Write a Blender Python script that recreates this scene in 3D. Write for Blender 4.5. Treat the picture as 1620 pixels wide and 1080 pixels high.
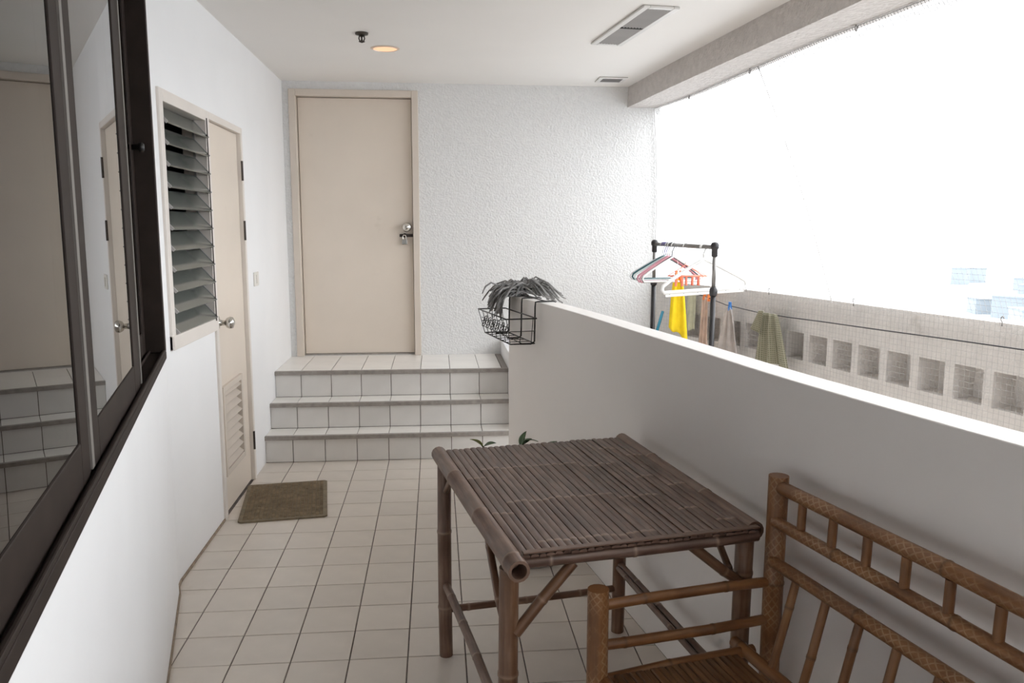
import bpy, math, random
from mathutils import Vector, Matrix
R = random.Random(7)
sc = bpy.context.scene
for o in list(bpy.data.objects): bpy.data.objects.remove(o, do_unlink=True)
COL = sc.collection

# ------------------------------------------------------------------ camera
YAW, PITCH, ROLL, FPX = -0.0944, -0.1417, 0.0019, 1271.07
cam_d = bpy.data.cameras.new('camera'); cam = bpy.data.objects.new('camera', cam_d); COL.objects.link(cam)
cam_d.sensor_width = 36.0; cam_d.lens = FPX / 1620 * 36.0; cam_d.clip_start = 0.02; cam_d.clip_end = 20000
def cam_matrix():
    cy, sy, cp, sp = math.cos(YAW), math.sin(YAW), math.cos(PITCH), math.sin(PITCH)
    F = Vector((-sy * cp, cy * cp, sp)); r = Vector((cy, sy, 0)); u = r.cross(F)
    cr, sr = math.cos(ROLL), math.sin(ROLL)
    X = r * cr + u * sr; Y = -r * sr + u * cr
    m = Matrix((X, Y, -F)).transposed().to_4x4(); m.translation = Vector((0.1121, -4.8305, 1.4786))
    return m
cam.matrix_world = cam_matrix(); sc.camera = cam

# ------------------------------------------------------------------ sky and exposure
world = bpy.data.worlds.new('overcast_sky'); sc.world = world; world.use_nodes = True
bg = world.node_tree.nodes['Background']
bg.inputs['Color'].default_value = (0.94, 0.97, 1.0, 1); bg.inputs['Strength'].default_value = 3.0
vs = sc.view_settings; vs.view_transform = 'Standard'; vs.look = 'None'; vs.gamma = 1; vs.use_curve_mapping = False
vs.exposure = 0.75
sc.cycles.max_bounces = 14; sc.cycles.diffuse_bounces = 9; sc.cycles.glossy_bounces = 6; sc.cycles.transmission_bounces = 8
sc.cycles.caustics_reflective = False; sc.cycles.caustics_refractive = False

# ------------------------------------------------------------------ materials
def nodes_of(name):
    m = bpy.data.materials.new(name); m.use_nodes = True
    nt = m.node_tree; return m, nt, nt.nodes['Principled BSDF']
def link(nt, a, b): nt.links.new(a, b)
def N(nt, t, **kw):
    n = nt.nodes.new(t)
    for k, v in kw.items(): setattr(n, k, v)
    return n
def ramp(nt, fac, stops):
    r = N(nt, 'ShaderNodeValToRGB'); e = r.color_ramp.elements
    e[0].position, e[0].color = stops[0][0], (*stops[0][1], 1)
    e[1].position, e[1].color = stops[-1][0], (*stops[-1][1], 1)
    for p, c in stops[1:-1]:
        k = e.new(p); k.color = (*c, 1)
    link(nt, fac, r.inputs['Fac']); return r.outputs['Color']
def sc3(c, k): return tuple(min(1, x * k) for x in c)
def mat(name, col, rough=.5, metal=0, var=.06, scale=8, bump=0, bscale=60, bdist=.002, rand=0, spec=.5, detail=4, trans=0, ior=1.5, dirt=None):
    m, nt, b = nodes_of(name)
    b.inputs['Roughness'].default_value = rough; b.inputs['Metallic'].default_value = metal
    b.inputs['Specular IOR Level'].default_value = spec; b.inputs['IOR'].default_value = ior
    b.inputs['Transmission Weight'].default_value = trans
    tc = N(nt, 'ShaderNodeTexCoord')
    nz = N(nt, 'ShaderNodeTexNoise'); nz.inputs['Scale'].default_value = scale; nz.inputs['Detail'].default_value = detail
    link(nt, tc.outputs['Object'], nz.inputs['Vector'])
    c = ramp(nt, nz.outputs['Fac'], [(.3, sc3(col, 1 - var)), (.7, sc3(col, 1 + var))])
    if rand:
        oi = N(nt, 'ShaderNodeObjectInfo'); hs = N(nt, 'ShaderNodeHueSaturation')
        mr = N(nt, 'ShaderNodeMapRange'); mr.inputs['To Min'].default_value = 1 - rand; mr.inputs['To Max'].default_value = 1 + rand
        link(nt, oi.outputs['Random'], mr.inputs['Value']); link(nt, mr.outputs['Result'], hs.inputs['Value'])
        link(nt, c, hs.inputs['Color']); c = hs.outputs['Color']
    if dirt:
        dcol, dsc, lo, hi = dirt
        n2 = N(nt, 'ShaderNodeTexNoise'); n2.inputs['Scale'].default_value = dsc; n2.inputs['Detail'].default_value = 8; n2.inputs['Roughness'].default_value = .65
        link(nt, tc.outputs['Object'], n2.inputs['Vector'])
        f = N(nt, 'ShaderNodeMapRange'); f.inputs['From Min'].default_value = lo; f.inputs['From Max'].default_value = hi
        link(nt, n2.outputs['Fac'], f.inputs['Value'])
        mx = N(nt, 'ShaderNodeMix', data_type='RGBA'); link(nt, f.outputs['Result'], mx.inputs['Factor'])
        link(nt, c, mx.inputs['A']); mx.inputs['B'].default_value = (*dcol, 1); c = mx.outputs['Result']
    link(nt, c, b.inputs['Base Color'])
    if bump:
        n3 = N(nt, 'ShaderNodeTexNoise'); n3.inputs['Scale'].default_value = bscale; n3.inputs['Detail'].default_value = 3
        link(nt, tc.outputs['Object'], n3.inputs['Vector'])
        bp = N(nt, 'ShaderNodeBump'); bp.inputs['Strength'].default_value = bump; bp.inputs['Distance'].default_value = bdist
        link(nt, n3.outputs['Fac'], bp.inputs['Height']); link(nt, bp.outputs['Normal'], b.inputs['Normal'])
    return m
def bamboo_mat(name, dark, mid, light, rough=.45, lattice=None, node_col=None):
    m, nt, b = nodes_of(name); b.inputs['Roughness'].default_value = rough
    uv = N(nt, 'ShaderNodeUVMap'); oi = N(nt, 'ShaderNodeObjectInfo')
    add = N(nt, 'ShaderNodeVectorMath', operation='ADD'); link(nt, uv.outputs['UV'], add.inputs[0])
    ml = N(nt, 'ShaderNodeMath', operation='MULTIPLY'); link(nt, oi.outputs['Random'], ml.inputs[0]); ml.inputs[1].default_value = 17
    link(nt, ml.outputs[0], add.inputs[1])
    mp = N(nt, 'ShaderNodeMapping'); mp.inputs['Scale'].default_value = (90, 7, 1); link(nt, add.outputs[0], mp.inputs['Vector'])
    nz = N(nt, 'ShaderNodeTexNoise'); nz.inputs['Scale'].default_value = 1; nz.inputs['Detail'].default_value = 6; link(nt, mp.outputs[0], nz.inputs['Vector'])
    n2 = N(nt, 'ShaderNodeTexNoise'); n2.inputs['Scale'].default_value = 9; n2.inputs['Detail'].default_value = 5; link(nt, add.outputs[0], n2.inputs['Vector'])
    av = N(nt, 'ShaderNodeMix'); av.inputs['Factor'].default_value = .5; link(nt, nz.outputs['Fac'], av.inputs['A']); link(nt, n2.outputs['Fac'], av.inputs['B'])
    c = ramp(nt, av.outputs['Result'], [(.33, dark), (.5, mid), (.68, light)])
    if lattice:
        sep = N(nt, 'ShaderNodeSeparateXYZ'); link(nt, uv.outputs['UV'], sep.inputs[0])
        def diag(sgn):
            a = N(nt, 'ShaderNodeMath', operation='MULTIPLY'); link(nt, sep.outputs['X'], a.inputs[0]); a.inputs[1].default_value = lattice[1] * sgn
            d = N(nt, 'ShaderNodeMath', operation='MULTIPLY_ADD'); link(nt, sep.outputs['Y'], d.inputs[0]); d.inputs[1].default_value = lattice[2]; link(nt, a.outputs[0], d.inputs[2])
            wv = N(nt, 'ShaderNodeMath', operation='ADD'); link(nt, d.outputs[0], wv.inputs[0])
            w2 = N(nt, 'ShaderNodeMath', operation='MULTIPLY'); link(nt, n2.outputs['Fac'], w2.inputs[0]); w2.inputs[1].default_value = 1.5; link(nt, w2.outputs[0], wv.inputs[1])
            f = N(nt, 'ShaderNodeMath', operation='PINGPONG'); link(nt, wv.outputs[0], f.inputs[0]); f.inputs[1].default_value = .5
            g = N(nt, 'ShaderNodeMath', operation='LESS_THAN'); link(nt, f.outputs[0], g.inputs[0]); g.inputs[1].default_value = .11
            return g.outputs[0]
        mxm = N(nt, 'ShaderNodeMath', operation='MAXIMUM'); link(nt, diag(1), mxm.inputs[0]); link(nt, diag(-1), mxm.inputs[1])
        msk = N(nt, 'ShaderNodeMapRange'); msk.inputs['From Min'].default_value = .38; msk.inputs['From Max'].default_value = .6; link(nt, n2.outputs['Fac'], msk.inputs['Value'])
        mm = N(nt, 'ShaderNodeMath', operation='MULTIPLY'); link(nt, mxm.outputs[0], mm.inputs[0]); link(nt, msk.outputs[0], mm.inputs[1])
        mm2 = N(nt, 'ShaderNodeMath', operation='MULTIPLY'); link(nt, mm.outputs[0], mm2.inputs[0]); mm2.inputs[1].default_value = .62
        mx = N(nt, 'ShaderNodeMix', data_type='RGBA'); link(nt, mm2.outputs[0], mx.inputs['Factor']); link(nt, c, mx.inputs['A']); mx.inputs['B'].default_value = (*lattice[0], 1); c = mx.outputs['Result']
    at = N(nt, 'ShaderNodeAttribute'); at.attribute_name = 'node'
    mx = N(nt, 'ShaderNodeMix', data_type='RGBA'); k = N(nt, 'ShaderNodeMath', operation='MULTIPLY'); link(nt, at.outputs['Fac'], k.inputs[0]); k.inputs[1].default_value = .7
    link(nt, k.outputs[0], mx.inputs['Factor']); link(nt, c, mx.inputs['A']); mx.inputs['B'].default_value = (*(node_col or sc3(light, 1.5)), 1)
    link(nt, mx.outputs['Result'], b.inputs['Base Color'])
    bp = N(nt, 'ShaderNodeBump'); bp.inputs['Strength'].default_value = .35; bp.inputs['Distance'].default_value = .0015
    link(nt, nz.outputs['Fac'], bp.inputs['Height']); link(nt, bp.outputs['Normal'], b.inputs['Normal'])
    return m
def emit(name, col, st):
    m, nt, b = nodes_of(name); b.inputs['Base Color'].default_value = (*col, 1)
    b.inputs['Emission Color'].default_value = (*col, 1); b.inputs['Emission Strength'].default_value = st; return m
M = {}
M['plaster'] = mat('white_plaster', (.82, .82, .825), .75, var=.015, scale=3, bump=.12, bscale=30, bdist=.003)
M['ceil'] = mat('ceiling_paint', (.80, .78, .755), .8, var=.012, scale=2)
M['stucco'] = mat('rough_stucco', (.72, .72, .715), .85, var=.03, scale=30, bump=.75, bscale=70, bdist=.011, detail=2)
M['oldstucco'] = mat('weathered_stucco', (.70, .675, .65), .9, var=.06, scale=14, bump=.7, bscale=50, bdist=.008, dirt=((.34, .30, .26), 5, .62, .95))
M['beam'] = mat('beam_stucco', (.56, .525, .50), .9, var=.07, scale=22, bump=1, bscale=48, bdist=.014, detail=2)
M['sealant'] = mat('stained_sealant', (.30, .235, .18), .9, var=.25, scale=30)
M['parapet'] = mat('parapet_paint', (.86, .83, .805), .7, var=.012, scale=2.5, bump=.08, bscale=25, bdist=.003)
M['grout'] = mat('dark_grout', (.16, .135, .12), .95, var=.25, scale=25)
M['tile'] = mat('glazed_floor_tile', (.66, .60, .535), .33, var=.05, scale=7, rand=.04, dirt=((.40, .34, .28), 3.5, .58, .95))
M['riser'] = mat('glazed_riser_tile', (.69, .67, .645), .25, var=.04, scale=6, rand=.03)
M['tread'] = mat('glazed_tread_tile', (.80, .77, .73), .3, var=.04, scale=6, rand=.03)
M['nosing'] = mat('grey_nosing', (.33, .30, .275), .6, var=.15, scale=30, bump=.3, bscale=120)
M['beige'] = mat('beige_door_paint', (.70, .62, .535), .45, var=.025, scale=3, dirt=((.42, .35, .27), 2.2, .62, .95))
M['beigeframe'] = mat('beige_frame_paint', (.62, .55, .48), .5, var=.03, scale=5)
M['lattframe'] = mat('cream_frame_paint', (.72, .67, .62), .5, var=.03, scale=5)
M['bronze'] = mat('dark_bronze_aluminium', (.030, .022, .0185), .55, metal=.0, var=.15, scale=12, spec=.08)
M['seal'] = mat('grey_rubber_seal', (.16, .145, .13), .5)
M['glass'] = mat('window_glass', (.10, .098, .09), 0.0, trans=1, var=0, ior=1.40)
M['blade'] = mat('ribbed_louvre_glass', (.22, .235, .215), .14, var=.05, scale=4, trans=.45)
M['darkroom'] = mat('shade_toned_room', (.035, .033, .03), .9)  # near-black so the room looks unlit; its shade is put into the colour
M['greyroom'] = mat('shade_toned_bathroom', (.10, .10, .095), .6, var=.1, scale=3)  # dark grey puts the dimness of the bathroom into its walls
M['chrome'] = mat('brushed_steel', (.62, .60, .56), .18, metal=1, var=.05)
M['darkmetal'] = mat('dark_metal', (.05, .04, .035), .4, metal=.6, var=.2)
M['black'] = mat('black_coated_wire', (.018, .017, .016), .4)
M['sprink'] = mat('sprinkler_brass', (.06, .05, .04), .45, metal=.7)
M['switch'] = mat('white_switch_plastic', (.70, .67, .62), .4, var=.02)
M['ventw'] = mat('vent_enamel', (.66, .65, .63), .45, var=.02)
M['ventd'] = mat('vent_slat_metal', (.36, .35, .345), .5, var=.05)
M['holeshade'] = mat('recess_shade', (.02, .018, .016), .9)  # near-black fill that stands in for the shade inside recesses
M['mat'] = mat('woven_coir', (.20, .15, .092), .95, var=.3, scale=22, bump=.8, bscale=160, dirt=((.10, .065, .035), 6, .5, .85))
M['matedge'] = mat('coir_border', (.20, .16, .105), .9, var=.2, scale=30, bump=.6, bscale=160)
M['mop'] = mat('grey_mop_yarn', (.23, .225, .22), .95, var=.4, scale=35)
M['leaf'] = mat('dark_green_leaf', (.035, .085, .018), .35, var=.3, scale=18)
M['leafy'] = mat('yellow_green_leaf', (.16, .19, .025), .4, var=.4, scale=14)
M['pot'] = mat('grey_pot', (.28, .265, .25), .7, var=.08, scale=9)
M['soil'] = mat('soil', (.03, .022, .016), 1)
M['stem'] = mat('brown_stem', (.08, .06, .03), .8)
M['net'] = mat('grey_nylon_net', (.42, .41, .405), .7, var=.05)
M['rope'] = mat('white_net_rope', (.72, .71, .70), .8, var=.1, scale=60)
M['hook'] = mat('steel_hook', (.28, .27, .26), .4, metal=.7)
M['wire'] = mat('dark_clothesline', (.035, .035, .037), .6)
M['rackd'] = mat('rack_dark_plastic', (.022, .020, .022), .4)
M['racks'] = mat('rack_grey_tube', (.24, .23, .22), .35, metal=.6)
M['yellow'] = mat('yellow_cloth', (.83, .60, .012), .9, var=.08, scale=20, bump=.4, bscale=220)
M['tan'] = mat('tan_cloth', (.62, .47, .385), .95, var=.15, scale=16, bump=.4, bscale=200)
M['greycloth'] = mat('grey_cloth', (.50, .455, .43), .95, var=.15, scale=18, bump=.4, bscale=200)
M['darkcloth'] = mat('charcoal_cloth', (.12, .11, .11), .95, var=.2, scale=18)
M['palegreen'] = mat('pale_green_cloth', (.55, .54, .39), .95, var=.12, scale=18)
def checked_cloth():
    m, nt, b = nodes_of('olive_checked_towel'); b.inputs['Roughness'].default_value = .95
    uv = N(nt, 'ShaderNodeUVMap'); ch = N(nt, 'ShaderNodeTexBrick'); ch.offset = 0
    link(nt, uv.outputs['UV'], ch.inputs['Vector']); ch.inputs['Scale'].default_value = 80
    ch.inputs['Brick Width'].default_value = 1; ch.inputs['Row Height'].default_value = 1; ch.inputs['Mortar Size'].default_value = .16
    ch.inputs['Color1'].default_value = (.15, .15, .09, 1); ch.inputs['Color2'].default_value = (.20, .19, .125, 1); ch.inputs['Mortar'].default_value = (.33, .31, .235, 1)
    link(nt, ch.outputs['Color'], b.inputs['Base Color']); return m
M['olive'] = checked_cloth()
PL = {}
for nm, c in dict(white=(.86, .86, .85), pink=(.75, .36, .42), rose=(.60, .30, .36), teal=(.035, .11, .12), charcoal=(.07, .07, .08), mint=(.50, .60, .60), violet=(.17, .15, .36), coral=(.85, .22, .13), orange=(.90, .25, .06), blue=(.04, .22, .62), tealstick=(.015, .19, .28), silver=(.55, .54, .56)).items():
    PL[nm] = mat(nm + '_plastic', c, .35, var=.03)
M['tabletop'] = bamboo_mat('weathered_bamboo_slat', (.062, .034, .024), (.120, .070, .051), (.20, .128, .095), .40, node_col=(.33, .235, .18))
M['tablepole'] = bamboo_mat('brown_bamboo_pole', (.085, .046, .03), (.155, .09, .062), (.25, .165, .12), .42, node_col=(.34, .25, .19))
M['tableleg'] = bamboo_mat('red_brown_bamboo_leg', (.085, .04, .022), (.15, .075, .04), (.24, .15, .10), .35, node_col=(.30, .2, .14))
M['bench'] = bamboo_mat('honey_bamboo', (.105, .042, .014), (.20, .085, .029), (.29, .14, .055), .4, node_col=(.09, .045, .018))
M['benchcarved'] = bamboo_mat('scored_honey_bamboo', (.12, .05, .018), (.215, .094, .034), (.30, .15, .063), .42, lattice=((.42, .27, .155), 50, 44), node_col=(.09, .045, .018))
M['benchseat'] = bamboo_mat('dark_bamboo_seat_slat', (.08, .035, .012), (.14, .065, .024), (.22, .11, .045), .4, node_col=(.06, .03, .012))
M['lampon'] = emit('warm_lamp', (1.0, .62, .38), .36)
M['lampcan'] = mat('lamp_reflector', (.75, .62, .5), .3, metal=.5)
M['ground'] = mat('haze_tinted_ground', (.62, .63, .64), 1, var=.02, scale=.002)  # distance haze put into the pale ground colour
M['city'] = mat('haze_paled_concrete', (.235, .265, .29), .9, var=.05, scale=.05, rand=.12)  # pale bluish tone stands in for haze over the far buildings
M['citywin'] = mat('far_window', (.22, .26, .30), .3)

# ------------------------------------------------------------------ mesh helpers
class MB:
    def __init__(s): s.v = []; s.f = []; s.uv = []; s.nd = []
    def vert(s, p, nd=0.0): s.v.append(tuple(p)); s.nd.append(nd); return len(s.v) - 1
    def face(s, idx, uv=None): s.f.append(tuple(idx)); s.uv.append(uv)
    def poly(s, pts, uv=None): s.face([s.vert(p) for p in pts], uv)
    def box(s, x0, x1, y0, y1, z0, z1, mtx=None):
        P = [Vector((x, y, z)) for z in (z0, z1) for y in (y0, y1) for x in (x0, x1)]
        if mtx: P = [mtx @ p for p in P]
        i = [s.vert(p) for p in P]
        for q in ((0, 2, 3, 1), (4, 5, 7, 6), (0, 1, 5, 4), (2, 6, 7, 3), (0, 4, 6, 2), (1, 3, 7, 5)): s.face([i[k] for k in q])
        return s
    def chambox(s, x0, x1, y0, y1, z0, z1, c, mtx=None):      # box with a chamfered top
        a = [(x0, y0, z0), (x1, y0, z0), (x1, y1, z0), (x0, y1, z0), (x0, y0, z1 - c), (x1, y0, z1 - c), (x1, y1, z1 - c), (x0, y1, z1 - c),
             (x0 + c, y0 + c, z1), (x1 - c, y0 + c, z1), (x1 - c, y1 - c, z1), (x0 + c, y1 - c, z1)]
        i = [s.vert(mtx @ Vector(p) if mtx else p) for p in a]
        for k in range(4):
            n = (k + 1) % 4
            s.face((i[k], i[n], i[4 + n], i[4 + k])); s.face((i[4 + k], i[4 + n], i[8 + n], i[8 + k]))
        s.face(i[8:12]); s.face((i[3], i[2], i[1], i[0])); return s
    def prism(s, poly, z0, z1, c=0):
        if sum(poly[k][0] * poly[(k + 1) % len(poly)][1] - poly[(k + 1) % len(poly)][0] * poly[k][1] for k in range(len(poly))) < 0: poly = poly[::-1]
        n = len(poly); b = [s.vert((x, y, z0)) for x, y in poly]; t = [s.vert((x, y, z1)) for x, y in poly]
        for k in range(n): s.face((b[k], b[(k + 1) % n], t[(k + 1) % n], t[k]))
        s.face(t); s.face(b[::-1]); return s
    def strip(s, inner, outer, z0, z1):                           # a wall between two polylines
        n = len(inner)
        ib = [s.vert((*p, z0)) for p in inner]; it = [s.vert((*p, z1)) for p in inner]
        ob = [s.vert((*p, z0)) for p in outer]; ot = [s.vert((*p, z1)) for p in outer]
        for k in range(n - 1):
            s.face((ib[k], ib[k + 1], it[k + 1], it[k])); s.face((ob[k + 1], ob[k], ot[k], ot[k + 1]))
            s.face((it[k], it[k + 1], ot[k + 1], ot[k])); s.face((ib[k + 1], ib[k], ob[k], ob[k + 1]))
        s.face((ib[0], it[0], ot[0], ob[0])); s.face((ib[-1], ob[-1], ot[-1], it[-1])); return s
    def tube(s, path, rad, n=10, cap=True, hollow=0, nd=None, closed=False):
        path = [Vector(p) for p in path]; m = len(path)
        if not isinstance(rad, (list, tuple)): rad = [rad] * m
        t0 = (path[1] - path[0]).normalized(); up = Vector((0, 0, 1)) if abs(t0.z) < .9 else Vector((1, 0, 0))
        nrm = (up - t0 * up.dot(t0)).normalized(); rings = []; L = 0
        for i, p in enumerate(path):
            if closed: t = path[(i + 1) % m] - path[i - 1]
            else: t = path[min(i + 1, m - 1)] - path[max(i - 1, 0)]
            t = t.normalized() if t.length > 1e-9 else t0
            nrm = nrm - t * nrm.dot(t); nrm.normalize(); bi = t.cross(nrm)
            if i: L += (p - path[i - 1]).length
            rings.append(([s.vert(p + (nrm * math.cos(2 * math.pi * k / n) + bi * math.sin(2 * math.pi * k / n)) * rad[i], nd[i] if nd else 0) for k in range(n)], L, rad[i]))
        rr = 2 * math.pi * max(rad)
        rng = range(m if closed else m - 1)
        for i in rng:
            a, la, _ = rings[i]; b, lb, _ = rings[(i + 1) % m]
            for k in range(n):
                k2 = (k + 1) % n; u0, u1 = k / n * rr, (k + 1) / n * rr
                s.face((a[k], a[k2], b[k2], b[k]), ((u0, la), (u1, la), (u1, lb), (u0, lb)))
        if cap and not closed:
            for e in (0, m - 1):
                ring = rings[e][0]; t = (path[1] - path[0]) if e == 0 else (path[-2] - path[-1]); t.normalize()
                if hollow:
                    c = path[e]
                    r1 = [s.vert(c + (Vector(s.v[q]) - c) * .72) for q in ring]
                    r2 = [s.vert(Vector(s.v[q]) + t * hollow) for q in r1]
                    for k in range(n):
                        k2 = (k + 1) % n
                        for A, B in ((ring, r1), (r1, r2)):
                            q = (A[k], A[k2], B[k2], B[k]); s.face(q[::-1] if e == 0 else q)
                    s.face(r2[::-1] if e == 0 else r2)
                else: s.face(ring[::-1] if e == 0 else ring)
        return s
    def bamboo(s, p0, p1, r, gap=.22, n=10, hollow=0, bow=.004, first=None, taper=1.0, bulge=1.09):
        p0, p1 = Vector(p0), Vector(p1); L = (p1 - p0).length; t = (p1 - p0) / L
        side = Vector((R.uniform(-1, 1), R.uniform(-1, 1), R.uniform(-1, 1))); side = (side - t * side.dot(t)).normalized()
        marks = [(0, 1, 0)]; x = first if first is not None else R.uniform(.3, .8) * gap
        while x < L - .02:
            marks += [(x - .007, 1.01, 0), (x - .0025, bulge, .5), (x, bulge * .985, 1), (x + .0025, bulge, .6), (x + .007, 1.0, 0)]
            x += gap * R.uniform(.85, 1.15)
        marks.append((L, 1, 0)); marks = [q for q in marks if 0 <= q[0] <= L]
        s.tube([p0 + t * q[0] + side * bow * math.sin(math.pi * q[0] / L) for q in marks],
               [r * q[1] * (1 + (taper - 1) * q[0] / L) for q in marks], n, True, hollow, [q[2] for q in marks]); return s
    def lathe(s, prof, n=20, c=(0, 0, 0), axis='z', ref=None):
        rings = []
        for r, z in prof:
            ring = []
            for k in range(n):
                a = 2 * math.pi * k / n; p = (r * math.cos(a), r * math.sin(a), z)
                if axis == 'x': p = (p[2], p[0], p[1])
                if axis == 'y': p = (p[1], p[2], p[0])
                ring.append(s.vert((p[0] + c[0], p[1] + c[1], p[2] + c[2])))
            rings.append(ring)
        for a, b in zip(rings, rings[1:]):
            for k in range(n): s.face((a[k], a[(k + 1) % n], b[(k + 1) % n], b[k]))
        s.face(rings[0][::-1]); s.face(rings[-1]); return s
    def grid(s, fn, nu, nv, uvs=(1, 1)):
        I = [[s.vert(fn(i / nu, j / nv)) for j in range(nv + 1)] for i in range(nu + 1)]
        for i in range(nu):
            for j in range(nv):
                q = [(i, j), (i + 1, j), (i + 1, j + 1), (i, j + 1)]
                s.face([I[a][b] for a, b in q], [(a / nu * uvs[0], b / nv * uvs[1]) for a, b in q])
        return s
    def mesh(s, name, m, smooth=False):
        me = bpy.data.meshes.new(name); me.from_pydata(s.v, [], s.f)
        if any(s.uv):
            l = me.uv_layers.new(name='UVMap'); d = []
            for f, u in zip(s.f, s.uv):
                for k in range(len(f)): d += u[k] if u else (0, 0)
            l.data.foreach_set('uv', d)
        if any(s.nd):
            a = me.attributes.new('node', 'FLOAT', 'POINT'); a.data.foreach_set('value', s.nd)
        me.materials.append(m)
        me.polygons.foreach_set('use_smooth', [bool(smooth)] * len(me.polygons))
        me.update(); return me
    def build(s, name, m, parent=None, smooth=False, bevel=0, solid=0, **kw):
        o = bpy.data.objects.new(name, s.mesh(name, m, smooth)); COL.objects.link(o); o.parent = parent
        if solid: md = o.modifiers.new('thickness', 'SOLIDIFY'); md.thickness = solid; md.offset = 0
        if bevel: md = o.modifiers.new('bevel', 'BEVEL'); md.width = bevel; md.segments = 2; md.limit_method = 'ANGLE'
        if smooth and smooth != True:
            md = o.modifiers.new('split', 'EDGE_SPLIT'); md.split_angle = math.radians(smooth)
        tag(o, **kw); return o
def tag(o, label=None, cat=None, group=None, kind=None):
    if label: o['label'] = label
    if cat: o['category'] = cat
    if group: o['group'] = group
    if kind: o['kind'] = kind
    return o
def thing(name, loc, label, cat, rz=0, group=None, kind=None):
    o = bpy.data.objects.new(name, None); COL.objects.link(o); o.location = loc; o.rotation_euler = (0, 0, rz); o.empty_display_size = .1
    return tag(o, label, cat, group, kind)
def obj_from(name, me, parent, loc=(0, 0, 0)):
    o = bpy.data.objects.new(name, me); COL.objects.link(o); o.parent = parent; o.location = loc; return o
def offset(poly, d):                                              # shift a polyline sideways
    out = []
    for i in range(len(poly)):
        a = Vector(poly[max(i - 1, 0)]); b = Vector(poly[min(i + 1, len(poly) - 1)]); t = (b - a).normalized()
        out.append((poly[i][0] - t.y * d, poly[i][1] + t.x * d))
    return out
def resample(poly, step):
    P = [Vector(p) for p in poly]; L = [0]
    for a, b in zip(P, P[1:]): L.append(L[-1] + (b - a).length)
    def at(s):
        for i in range(len(P) - 1):
            if s <= L[i + 1] or i == len(P) - 2:
                # Catmull-Rom between P[i] and P[i+1]
                t = (s - L[i]) / (L[i + 1] - L[i]); p0 = P[i - 1] if i else P[0] * 2 - P[1]; p3 = P[i + 2] if i + 2 < len(P) else P[-1] * 2 - P[-2]
                a, b = P[i], P[i + 1]
                q = .5 * ((2 * a) + (b - p0) * t + (2 * p0 - 5 * a + 4 * b - p3) * t * t + (3 * a - p0 - 3 * b + p3) * t ** 3)
                return q
    n = max(2, int(L[-1] / step)); return [tuple(at(L[-1] * k / n)) for k in range(n + 1)]

# ------------------------------------------------------------------ layout
ZC, YB, XL = 2.507, 1.2314, -.97                  # ceiling, back wall, left wall
WD = Vector((-.237, .972)).normalized(); WN = Vector((WD.y, -WD.x)); W0 = Vector((-.902, -1.787))   # window wall: along, towards the room, origin
def wp(s, d=0): p = W0 + WD * s + WN * d; return (p.x, p.y)
PAR = resample([(.520, -.328), (.582, -.60), (.652, -.90), (.747, -1.385), (.834, -1.93), (.910, -2.40), (.968, -2.78), (1.017, -3.04), (1.10, -3.42), (1.134, -3.56), (1.36, -4.55), (1.62, -5.7), (1.9, -7.0)], .12)
PARH = 1.10
BAL = resample([(1.775, YB), (1.98, .78), (2.12, .42), (2.22, .05), (2.31, -.35), (2.39, -.78), (2.48, -1.22), (2.575, -1.66), (2.75, -2.6), (2.86, -3.6), (2.93, -4.8), (2.95, -7.0)], .02)
BALH = 1.07
BEAMI = resample([(1.545, YB + .05), (1.60, .5), (1.646, -.05), (1.715, -.82), (1.766, -1.38), (1.80, -1.8), (1.88, -2.6), (1.96, -3.6), (2.02, -4.8), (2.05, -7.0)], .12)
BEAMO = resample([(1.79, YB + .05), (1.885, .55), (1.935, -.33), (1.975, -.956), (2.03, -1.4), (2.075, -1.8), (2.18, -2.6), (2.27, -3.6), (2.33, -4.8), (2.36, -7.0)], .12)

# ------------------------------------------------------------------ setting
T = .2
def clip(poly, p, n):                                   # keep the side n points to
    out = []
    for i in range(len(poly)):
        a, b = Vector(poly[i]), Vector(poly[(i + 1) % len(poly)]); da, db = (a - p).dot(n), (b - p).dot(n)
        if da >= 0: out.append(tuple(a))
        if (da > 0) != (db > 0) and abs(da - db) > 1e-12: out.append(tuple(a + (b - a) * (da / (da - db))))
    return out
def area(p): return abs(sum(p[i][0] * p[(i + 1) % len(p)][1] - p[(i + 1) % len(p)][0] * p[i][1] for i in range(len(p)))) / 2 if len(p) > 2 else 0
ST0 = .2127                                             # foot of the stairs
floor = MB().box(-1.3, 3.2, -7.2, YB + .2, -.12, -.004).build('floor', M['grout'], kind='structure', label='pale square-tiled balcony floor with dark joints', cat='floor')
g = .0022
tile_me = MB().chambox(g, T - g, g, T - g, -.01, 0, .0015).mesh('tile', M['tile'])
far = MB(); planes = [(Vector((XL, 0)), Vector((1, 0))), (W0, WN)]
nt_ = 0
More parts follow.
